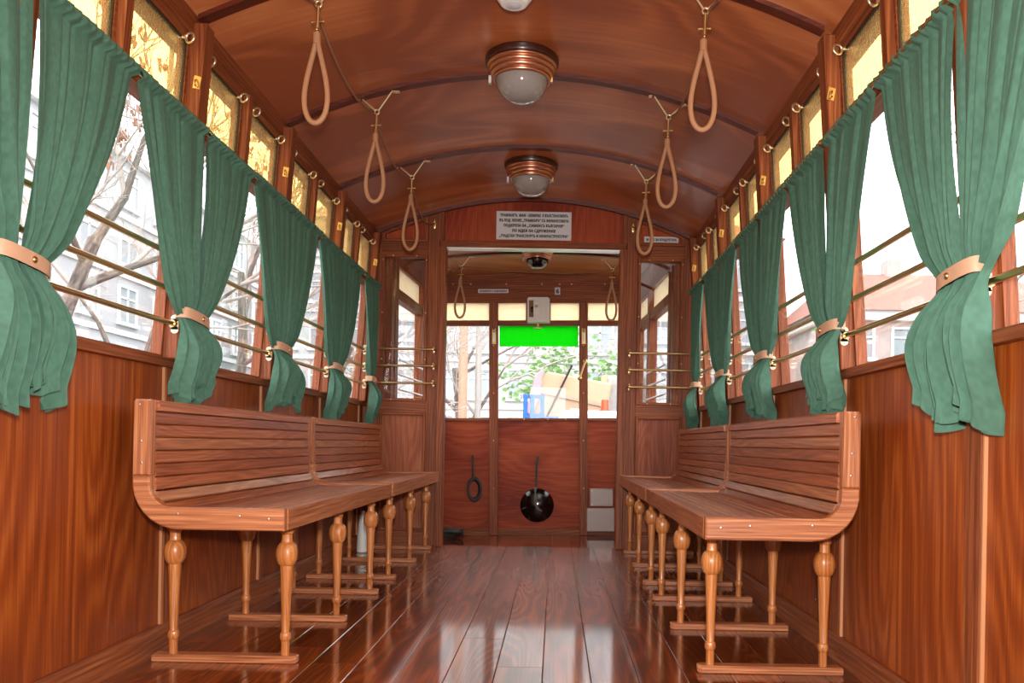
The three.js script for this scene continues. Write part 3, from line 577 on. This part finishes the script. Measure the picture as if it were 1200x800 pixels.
for (const [s, side, seen] of SIDES) for (let k = 4; k < 9; k++) {
  const zp = POST[k], nth = ['fifth', 'fourth', 'third', 'second', 'first'][k - 4];
  for (const h of [1, -1]) {
    if (k === 8 && h === -1) continue;
    const which = h > 0 ? 'rearward half' : 'half towards the partition';
    const lab = k === 8 ? `single narrow green curtain tied at the ${seen} post against the partition` : `green pleated curtain tied at the ${nth} ${seen} post from the partition, ${which}`;
    const g = curtainGeo(s, k === 8 ? zp - .03 : zp, h, 100 + k * 17 + (s > 0 ? 7 : 0) + (h > 0 ? 3 : 0), k === 8 ? .41 : .44, HEM[s][k - 4] + (h > 0 ? 0 : .008), k === 8 ? 0 : [.004, .012, .002, .016][(k * 3 + (s > 0 ? 1 : 0)) % 4]), at = [s * 1.0, .79, zp + h * .1];
    g.translate(-at[0], -at[1], -at[2]);
    const m = new THREE.Mesh(g, M.curtain); m.name = numbered('curtain'); m.position.set(...at); m.castShadow = m.receiveShadow = true; scene.add(m);
    info(m, lab, 'curtain', `green curtains on the ${seen} windows`);
  }
  const y = 1.052, a = k === 8 ? .05 : .087, zc = k === 8 ? zp + .035 : zp, t = thing('curtain_tie', `tan leather curtain tie with brass stud at the ${nth} ${seen} post from the partition`, 'curtain tie', [s * 1.0, y, zc], 'leather curtain ties');
  const n = 40, pos = [], idx = [], hh = .0165;
  for (let i = 0; i <= n; i++) {
    const an = i / n * 6.2832, c = Math.cos(an), sn = Math.sin(an), px = 1.0 + (s > 0 ? .042 : .008) + .03 * Math.sign(c) * Math.pow(Math.abs(c), .6), pz = zc + a * Math.sign(sn) * Math.pow(Math.abs(sn), .85), dy = .01 * sn;
    for (const [o, yy] of [[0, -hh], [0, hh], [.0025, hh], [.0025, -hh]]) pos.push(s * (px + o * c), y + yy + dy, pz + o * sn);
  }
  for (let i = 0; i < n; i++) for (let q = 0; q < 4; q++) { const A = i * 4 + q, B = i * 4 + (q + 1) % 4; idx.push(A, A + 4, B, B, A + 4, B + 4); }
  const g = new THREE.BufferGeometry(); g.setAttribute('position', new THREE.Float32BufferAttribute(pos, 3)); g.setIndex(idx); g.computeVertexNormals();
  part('strap', g, M.leather, t);
  part('stud', ball(.008, s * (.966 + (s > 0 ? .042 : .008)), y, zc, .7, 1, 1), M.brass, t);
}

// ------------------------------------------------------------------ hanging straps and bell cords
function makeStrap(x, yc, z, label, group, k = 1) {
  const s = Math.sign(x), yj = yc - .09, t = thing('hanging_strap', label, 'strap', [x, yj, z], group);
  const cy = xx => yc + (k === 1 ? ceilY(xx) - ceilY(x) - .016 : -.01);
  const feet = [x - .062, x + .062];
  const br = [];
  for (const f of feet) { const o = f < x ? -1 : 1, yf = cy(f); br.push(box(f - .012 + o * .012, f + .012 + o * .022, yf - .006, yf, z - .01, z + .01, .002), rod(V(f, yf - .003, z), V(x + o * .008, yj + .008, z), .0038, 8), ball(.005, f + o * .02, yf - .007, z, 1, .6, 1, 6, 4)); }
  part('bracket', br, M.paleBrass, t);
  const e = new THREE.TorusGeometry(.010, .0035, 8, 16); e.translate(x, yj, z); part('eye', e, M.paleBrass, t);
  part('buckle', [rod(V(x, yj - .008, z), V(x - .002, yj - .07, z), .006), rod(V(x - .02, yj - .058, z), V(x + .016, yj - .056, z), .0032), ball(.0045, x - .02, yj - .058, z), ball(.0045, x + .016, yj - .056, z), rod(V(x - .002, yj - .07, z), V(x - .003, yj - .1, z), .0085), ball(.006, x - .003, yj - .085, z + .008)], M.brass, t);
  const y0 = yj - .118, H = .268, W = .045, L = [];
  for (let i = 0; i <= 32; i++) { const a = i / 32 * 6.2832, c = (1 - Math.cos(a)) / 2, w = Math.sin(a) * W * (1 - .52 * Math.cos(a * .5) ** 2 * Math.cos(a * .5) ** 2); L.push(V(x - .004 + w * (.35 + .75 * Math.pow(c, .55)), y0 - H * Math.pow(c, .92) + .004, z + .003 * Math.sin(a))); }
  L.pop();
  part('loop', tube(L, .0088, 80, 8, true), M.strap, t);
  part('keeper', [rod(V(x - .004, y0 + .024, z), V(x - .004, y0 - .012, z), .0125, 10)], M.strap, t);
  return V(x, yj, z);
}
for (const [s, side, seen] of SIDES) {
  const J = [];
  [0, 1, 2].forEach(i => { const z = -2.745 - i * BAY; J.push(makeStrap(s * .622, ceilY(.622), z, `leather grab strap hanging from the ${['third', 'second', 'first'][i]} ceiling rib from the partition on the ${seen}`, 'leather grab straps under the ceiling ribs')); });
  const pts = [], ends = [V(s * .622, J[0].y, -1.85), ...J, V(s * .64, 2.075, ZF + .01)];
  for (let i = 0; i + 1 < ends.length; i++) for (let q = 0; q < 8; q++) { const t = q / 8, p = ends[i].clone().lerp(ends[i + 1], t); p.y -= .30 * t * (1 - t) * (i === 3 ? 1.1 : 1); p.x += s * .012; pts.push(p); }
  pts.push(ends[ends.length - 1]);
  const c = thing('bell_cord', `brown bell cord sagging between the grab straps on the ${seen}`, 'cord', [s * .622, 2.0, -3.6], 'bell cords');
  part('cord', tube(pts, .0042, 160, 7), M.cord, c);
  part('end_hook', [rod(V(s * .634, J[0].y, -1.85), V(s * .634, ceilY(.63) - .01, -1.85), .004), ball(.008, s * .634, J[0].y, -1.85)], M.brass, c);
  // one on the platform
  const x = s * .572; makeStrap(x, 2.085, -6.45, `small grab strap on the platform ceiling, ${seen}`, 'grab straps on the platform', 0);
}
{
  const c = thing('bell_cord', 'thin bell cord slung across the platform ceiling between its straps', 'cord', [0, 1.99, -6.45]);
  part('cord', tube([V(-.572, 1.995, -6.44), V(-.3, 1.975, -6.44), V(0, 1.965, -6.44), V(.3, 1.965, -6.44), V(.572, 1.99, -6.44)], .004, 40, 6), M.cord, c);
  const k = thing('bell_cord', 'short looped bell cord from the platform strap towards the tree-side partition', 'cord', [-.6, 1.95, -6]);
  part('cord', tube([V(-.572, 1.99, -6.45), V(-.6, 1.9, -6.1), V(-.63, 1.92, -5.8), V(-.64, 2.075, ZF - .045)], .005, 30, 6), M.cord, k);
}

// ------------------------------------------------------------------ ceiling lamps
function makeLamp(x, y, z, k, label, glass, group) {
  const t = thing('ceiling_lamp', label, 'lamp', [x, y, z], group), L = pr => { const g = lathe(pr.map(([r, h]) => [r * k, h * k]), 40); g.translate(x, y, z); return g; };
  part('base_ring', L([[0, .012], [.15, .012], [.152, -.006], [.15, -.026], [.142, -.029], [0, -.029]]), M.darkWood, t);
  part('copper_collar', L([[.14, -.028], [.143, -.032], [.142, -.037], [.134, -.041], [.133, -.043], [.138, -.047], [.136, -.056], [.128, -.06], [.127, -.062], [.131, -.066], [.128, -.075], [.12, -.079], [.119, -.081], [.122, -.086], [.119, -.094], [.111, -.096], [.106, -.09], [.106, -.02]]), M.copper, t);
  const d = []; for (let i = 0; i <= 12; i++) { const a = i / 12 * Math.PI / 2; d.push([.107 * Math.cos(a) ** .8, -.088 - .092 * Math.sin(a)]); }
  part('glass_dome', L(d), glass, t);
  part('hinge', [box(x - .137 * k, x - .123 * k, y - .11 * k, y - .075 * k, z - .01, z + .012, .002)], M.steel, t);
  part('catch', [box(x + .115 * k, x + .128 * k, y - .1 * k, y - .07 * k, z - .008, z + .01, .002)], M.brass, t);
}
makeLamp(0, 2.25, -3.5, 1, 'copper ceiling lamp with frosted glass dome, the one farther from the partition', M.dome, 'copper ceiling lamps');
makeLamp(0, 2.25, -4.82, 1, 'copper ceiling lamp with frosted glass dome, the one nearer the partition', M.dome, 'copper ceiling lamps');
makeLamp(.005, 2.115, -6.35, .8, 'copper platform lamp with black glass dome seen through the doorway', M.blackGlass);
{
  const g = thing('ceiling_sensor', 'white conical ceiling fitting with grey round centre', 'fitting', [0, 2.25, -2.84]), L = pr => { const q = lathe(pr, 32); q.translate(0, 2.25, -2.84); return q; };
  part('cone', L([[0, .01], [.11, .01], [.11, -.03], [.045, -.118], [.04, -.121], [0, -.121]]), M.white, g);
  part('lens', L([[0, -.119], [.026, -.119], [.026, -.123], [0, -.126]]), M.enamel, g);
}

{ // the photographer's flash head, its glowing window just behind the light
  const f = thing('camera_flash', 'small flash head held just above the lens', 'flash', [.17, .76, .06]);
  part('body', box(.135, .205, .76, .84, .035, .10, .006), M.rubber, f);
  part('window', box(.14, .20, .782, .818, .030, .036), std({ color: 0xffffff, emissive: 0xffffff, emissiveIntensity: 2 }), f);
}
// ------------------------------------------------------------------ outside: ground, houses, trees, truck
const GY = -.95;
single('ground', 'pale grey street paving around the tram', 'ground', box(-70, 70, GY - .2, GY, 40, -90), M.asphalt, [0, GY, -20], null, 'structure');
{
  const u = thing('tram_underframe', 'dark steel underframe beneath the tram floor', 'underframe', [0, GY, -2.7], null, 'structure');
  part('frame', box(-1.05, 1.05, -.35, -.14, ZB, -7.2), M.gasket, u);
  for (const z of [.2, -1.4, -3.8, -5.4]) for (const x of [-.72, .72]) { const g = new THREE.CylinderGeometry(.38, .38, .12, 28); g.rotateZ(Math.PI / 2); g.translate(x, GY + .38, z); part('wheel', g, M.rubber, u); }
}
function house(label, name, axis, plane, from, to, top, cols, rows, wallMat, o = {}) {        // a front in the plane axis = plane, from .. to across
  const A = axis === 'z', depth = o.depth || 8, out = o.out || 1;
  const at = A ? [(from + to) / 2, GY, plane] : [plane, GY, (from + to) / 2];
  const h = thing(name, label, 'building', at);
  const bx = (a, b, y0, y1, d0, d1, bev) => A ? box(a, b, y0, y1, plane + out * d0, plane + out * d1, bev) : box(plane + out * d0, plane + out * d1, y0, y1, a, b, bev);
  part('wall', bx(from, to, GY, top, -depth, 0), wallMat, h);
  part('cornice', bx(from - .3, to + .3, top - .1, top + .35, -depth, .35), o.trim || M.whitePaint, h);
  const cw = (to - from) / cols, rh = (top - GY - 1) / rows;
  for (let c = 0; c < cols; c++) for (let r = 0; r < rows; r++) {
    const m = from + cw * (c + .5), y0 = GY + 1 + r * rh + rh * .2, y1 = y0 + rh * .58, hw = Math.min(.75, cw * .3);
    const w = part('window', [bx(m - hw - .12, m - hw, y0 - .1, y1 + .1, -.05, .1), bx(m + hw, m + hw + .12, y0 - .1, y1 + .1, -.05, .1), bx(m - hw, m + hw, y1, y1 + .1, -.05, .1), bx(m - hw - .2, m + hw + .2, y0 - .18, y0 - .02, -.05, .18), bx(m - .05, m + .05, y0, y1, -.05, .08), bx(m - hw, m + hw, lerp(y0, y1, .68), lerp(y0, y1, .68) + .08, -.05, .08)], M.whitePaint, h);
    part('pane', bx(m - hw, m + hw, y0, y1, -.03, .03), M.houseGlass, w);
  }
  for (let r = 1; r < rows; r++) part('band', bx(from, to, GY + 1 + r * rh - .12, GY + 1 + r * rh + .12, -.05, .12), o.band || M.whitePaint, h);
  if (o.roof) {
    const e = .5, a = from - e, b = to + e, p0 = out * e, p1 = -out * (depth + e), pr = -out * depth / 2, ti = (to - from) * .2, y = top + .3, Y = top + o.roof;
    const pt = A ? (u, v, yy) => [u, yy, plane + v] : (u, v, yy) => [plane + v, yy, u];
    const c = [pt(a, p0, y), pt(b, p0, y), pt(b, p1, y), pt(a, p1, y), pt(a + ti, pr, Y), pt(b - ti, pr, Y)], f = [[0, 1, 5], [0, 5, 4], [2, 3, 4], [2, 4, 5], [1, 2, 5], [3, 0, 4], [0, 2, 1], [0, 3, 2]];
    const g = new THREE.BufferGeometry(); g.setAttribute('position', new THREE.Float32BufferAttribute(f.flat().flatMap(i => c[i]), 3)); g.computeVertexNormals();
    const rf = part('roof', plain(g), M.roofTile, h);
    part('chimney', A ? box(lerp(from, to, .35), lerp(from, to, .35) + .8, y, Y + .6, plane + pr - .4, plane + pr + .4) : box(plane + pr - .4, plane + pr + .4, y, Y + .6, lerp(from, to, .4), lerp(from, to, .4) + .8), wallMat, rf);
  }
  return h;
}
house('long pale grey apartment block behind the trees beside the tram', 'apartment_block', 'x', -20, -62, 6, 13.5, 20, 5, M.greyStucco, { depth: 10, out: 1 });
house('white house with red hipped roof across from the benches', 'villa', 'z', -36, 11.6, 23, 6.2, 5, 3, M.pinkStucco, { roof: 2.8, depth: 9, band: M.pinkStucco });
house('tall pale house beside the red-roofed villa', 'town_house', 'z', -43, 4.2, 11.0, 10.8, 3, 4, M.greyStucco, { roof: 2.2, depth: 9 });
house('pale house close to the villa with white window frames', 'town_house', 'x', 19, -26, 2, 9.5, 8, 4, M.stucco, { depth: 8, out: -1, roof: 2 });
house('white apartment front beyond the truck and the poles', 'apartment_block', 'z', -47, -16, 3.6, 13, 9, 5, M.stucco, { depth: 10 });

function limb(out, a, b, r0, r1, n = 6) {              // a tapered piece of wood between two points
  const d = b.clone().sub(a), g = new THREE.CylinderGeometry(r1, r0, d.length() * 1.04, n, 1, true); g.applyQuaternion(new THREE.Quaternion().setFromUnitVectors(V(0, 1, 0), d.normalize())); g.translate(...a.clone().add(b).multiplyScalar(.5).toArray()); out.push(plain(g));
}
function tree(name, label, at, trunkPts, r0, r1, seed, o = {}) {
  const r = rng(seed), t = thing(name, label, 'tree', at, o.group || 'bare street trees');
  const trunk = [], tw = [], tips = [], base = V(...at), P = trunkPts.map(p => base.clone().add(V(...p)));
  for (let i = 0; i + 1 < P.length; i++) limb(trunk, P[i], P[i + 1], lerp(r0, r1, i / (P.length - 1)), lerp(r0, r1, (i + 1) / (P.length - 1)), 9);
  const grow = (p, dir, len, rad, lev) => {
    let q = p.clone(), d = dir.clone(); const segs = 3;
    for (let i = 0; i < segs; i++) {
      d.add(V(r() - .5, (r() - .5) * .7 + (o.droop || .08), r() - .5).multiplyScalar(.55)).normalize();
      const e = q.clone().addScaledVector(d, len / segs); limb(lev > 3 ? trunk : tw, q, e, rad * (1 - .25 * i), rad * (1 - .25 * (i + 1)), lev > 2 ? 6 : 4); q = e;
      if (lev > 0 && r() < .92) { const nd = d.clone().add(V(r() - .5, r() - .45, r() - .5).multiplyScalar(1.7)).normalize(); grow(q.clone(), nd, len * (.55 + r() * .25), rad * .55, lev - 1); }
    }
    if (lev <= 1) tips.push(q.clone());
    if (lev > 0) grow(q, d, len * .75, rad * .5, lev - 1);
  };
  for (const [f, dir, len, rad] of o.limbs) { const i = Math.min(P.length - 2, Math.floor(f * (P.length - 1))), k = f * (P.length - 1) - i; grow(P[i].clone().lerp(P[i + 1], k), V(...dir).normalize(), len, rad, o.levels || 3); }
  part('trunk', trunk, M.bark, t); if (tw.length) part('branches', tw, M.twig, t);
  if (o.seeds) { let n = 0; for (const p of tips) { if (n >= o.seeds) break; if (r() > .45) continue; n++; const g = []; for (let i = 0; i < 9; i++) { const q = ball(.5, 0, 0, 0, .035, .085, .012, 6, 4); q.rotateY(r() * 3.1); q.rotateZ((r() - .5) * .9); q.translate(p.x + (r() - .5) * .09, p.y - .06 - r() * .13, p.z + (r() - .5) * .09); g.push(q); } part('seed_cluster', g, M.seed, t); } }
  if (o.leaves) { const g = []; for (const p of tips) for (let i = 0; i < o.leaves; i++) { const q = new THREE.CircleGeometry(.055 + r() * .03, 5); q.scale(1, .7, 1); q.rotateX(r() * 3); q.rotateY(r() * 6); q.translate(p.x + (r() - .5) * .5, p.y + (r() - .5) * .5, p.z + (r() - .5) * .5); g.push(q); } const f = part('foliage', g, M.leaf, t); f.userData.kind = 'stuff'; }
  return t;
}
tree('bare_tree', 'forked bare tree with brown seed clusters close outside the windows', [-4.75, GY, -8.1], [[0, 0, 0], [.05, 1.6, .05], [.2, 2.7, 0], [.45, 3.5, -.1]], .085, .062, 5, { levels: 4, seeds: 90, limbs: [[.98, [.45, 1, -.1], 1.7, .05], [.8, [.9, .5, -.3], 1.6, .045], [.72, [-.5, .9, .3], 1.5, .04], [.9, [.2, .8, .8], 1.3, .035]] });
tree('bare_tree', 'bare tree with leaning grey trunk behind the forked one', [-5.2, GY, -10.4], [[0, 0, 0], [.1, 1.4, 0], [.3, 2.6, -.15], [.7, 4, -.2]], .08, .05, 9, { levels: 4, seeds: 50, limbs: [[.95, [.3, 1, .2], 1.6, .06], [.7, [.8, .7, .3], 1.5, .05], [.55, [-.6, .7, .4], 1.4, .05]] });
tree('bare_tree', 'slender bare tree in line with the far tree-side windows', [-5.6, GY, -15.5], [[0, 0, 0], [-.1, 1.8, 0], [.1, 3.2, .1], [0, 4.6, 0]], .14, .06, 21, { levels: 4, limbs: [[.9, [.4, 1, .2], 1.7, .06], [.6, [.9, .6, .2], 1.7, .05], [.5, [-.7, .7, .3], 1.6, .05], [.75, [.1, .8, -.9], 1.4, .05]] });
tree('bare_tree', 'bare tree with fine twigs in front of the white houses', [8.2, GY, -16], [[0, 0, 0], [.1, 2, 0], [-.1, 3.4, .1], [-.3, 4.8, 0]], .13, .05, 33, { levels: 4, limbs: [[.95, [-.4, 1, .2], 2.0, .05], [.65, [-.9, .7, .2], 2.0, .045], [.55, [.6, .7, .5], 1.9, .045], [.8, [.1, .6, .9], 1.7, .045]] });
tree('bare_tree', 'small bare tree close outside the house-side windows', [4.6, GY, -6.2], [[0, 0, 0], [.05, 1.4, 0], [-.05, 2.4, .1], [-.1, 3.4, 0]], .08, .04, 41, { levels: 3, limbs: [[.95, [.4, .8, .5], 1.2, .03], [.65, [.9, .5, .6], 1.2, .03], [.5, [.5, .4, 1], 1.1, .028]] });
tree('bare_tree', 'bare tree with crossing branches ahead of the platform windscreen', [-1.55, GY, -16.2], [[0, 0, 0], [.0, 1.3, 0], [-.1, 1.9, 0], [-.2, 3, .1]], .12, .06, 55, { levels: 4, limbs: [[.55, [.7, .9, .2], 1.6, .06], [.75, [-.9, .8, .1], 1.5, .05], [.85, [.4, 1, -.3], 1.5, .05], [.6, [-.7, .6, .6], 1.4, .05], [.95, [.9, .5, .2], 1.4, .045]] });
tree('bare_tree', 'low bare tree leaning over from beside the two poles', [-3.5, GY, -12.6], [[0, 0, 0], [.1, 1.3, 0], [.3, 2.2, 0], [.6, 3, 0]], .11, .06, 61, { levels: 4, limbs: [[.7, [1, .4, .1], 1.5, .045], [.9, [1, .7, -.2], 1.5, .045], [.5, [.8, .8, .4], 1.4, .04]] });
tree('leafy_tree', 'green leafy small tree behind the loaded truck', [.3, GY + .25, -19], [[0, 0, 0], [0, 1.4, 0], [.1, 2.2, 0]], .08, .05, 71, { levels: 3, leaves: 3, group: 'leafy trees', limbs: [[.9, [-.7, .6, 0], .75, .03], [.95, [.3, .8, .2], .7, .03], [.8, [-.3, .5, .6], .7, .03], [.9, [.8, .35, 0], .7, .03]] });
for (const [x, r, m, lab] of [[-1.37, .078, M.terracotta, 'thick terracotta coloured street pole beside the pale one'], [-1.12, .055, M.concrete, 'slimmer pale concrete street pole']]) {
  const z = -14, p = thing('street_pole', lab, 'pole', [x, GY, z]);
  const g = new THREE.CylinderGeometry(r * .85, r, 7, 16); g.translate(x, GY + 3.5, z); part('shaft', g, m, p);
  const f = new THREE.CylinderGeometry(r * 1.5, r * 1.6, .25, 16); f.translate(x, GY + .125, z); part('foot', f, M.concrete, p);
}
{ // truck
  const z = -12, t = thing('truck', 'white-cabbed truck with blue load bed ahead of the tram', 'truck', [.9, GY, -13.5]);
  const cab = ext([[.12, GY + .45], [1.95, GY + .45], [1.95, GY + 1.35], [1.86, GY + 1.98], [1.78, GY + 2.1], [.28, GY + 2.1], [.2, GY + 1.98], [.12, GY + 1.35]], z, z - 1.5, .05);
  const c = part('cab', cab, M.truckWhite, t);
  part('windscreen', box(.3, 1.76, GY + 1.35, GY + 1.9, z + .004, z - .02), M.blackGlass, c);
  part('roof_lamp', box(.36, .52, GY + 2.0, GY + 2.12, z + .02, z - .14, .02), M.enamel, c);
  const bc = lathe([[0, 0], [.075, 0], [.075, .03], [.06, .04], [.055, .17], [.045, .185], [0, .19]], 20); bc.translate(.88, GY + 2.1, z - .5); part('beacon', bc, M.beacon, t);
  for (const x of [.3, 1.75]) for (const zz of [z - .6, z - 3.6]) { const g = new THREE.CylinderGeometry(.4, .4, .24, 24); g.rotateZ(Math.PI / 2); g.translate(x, GY + .4, zz); part('wheel', g, M.rubber, t); }
  part('bed_floor', box(-.35, 2.3, GY + .85, GY + .97, z - 1.65, z - 5), M.blueSteel, t);
  part('headboard', box(-.35, 2.3, GY + .97, GY + 2.06, z - 1.65, z - 1.72), M.blueSteel, t);
  for (const x of [-.33, -.22, -.06, 1.35, 1.95]) part('stake', box(x - .035, x + .035, GY + .97, GY + 2.4 + (x > 0 ? -.1 : 0), z - 1.72, z - 1.82), M.blueSteel, t);
  for (const y of [1.3, 1.7, 2.05, 2.35]) part('rail', box(-.37, -.02, GY + y, GY + y + .06, z - 1.74, z - 1.8), M.blueSteel, t);
  // load
  const w = thing('cupboard', 'tipped beige round-fronted cupboard loaded on the blue truck', 'cupboard', [.35, GY + 1.9, z - 3]);
  const q = (x, y) => { const a = -.17; return [-.26 + x * Math.cos(a) - y * Math.sin(a), GY + 2.1 + x * Math.sin(a) + y * Math.cos(a)]; };
  part('body', ext([q(0, 0), q(1.25, 0), q(1.25, .78), q(.15, .78), q(0, .6)], z - 2.4, z - 3.4, .03), M.beige, w);
  part('edge', ext([q(.02, .40), q(1.26, .36), q(1.26, .42), q(.02, .47)], z - 2.36, z - 2.42), M.terracotta, w);
  part('lid', ext([q(-.1, -.05), q(.02, -.05), q(.1, .35), q(.05, .85), q(-.06, .6)], z - 2.3, z - 3.3, .02), M.pinkBoard, w);
  part('lashing', rod(V(-.02, GY + 2.0, z - 2.3), V(.42, GY + 2.95, z - 2.34), .018), M.rubber, w);
  const s = thing('slab', 'pale grey board with cream edge standing on the blue truck', 'board', [1.6, GY + 1.9, z - 3]);
  part('face', ext([[1.0, GY + 1.95], [2.2, GY + 1.9], [2.2, GY + 2.75], [1.02, GY + 2.82]], z - 2.6, z - 2.7), M.concrete, s);
  part('edge', ext([[.9, GY + 1.95], [1.0, GY + 1.95], [1.02, GY + 2.82], [.93, GY + 2.8]], z - 2.55, z - 2.72), M.beige, s);
}
renderer.render(scene, camera);
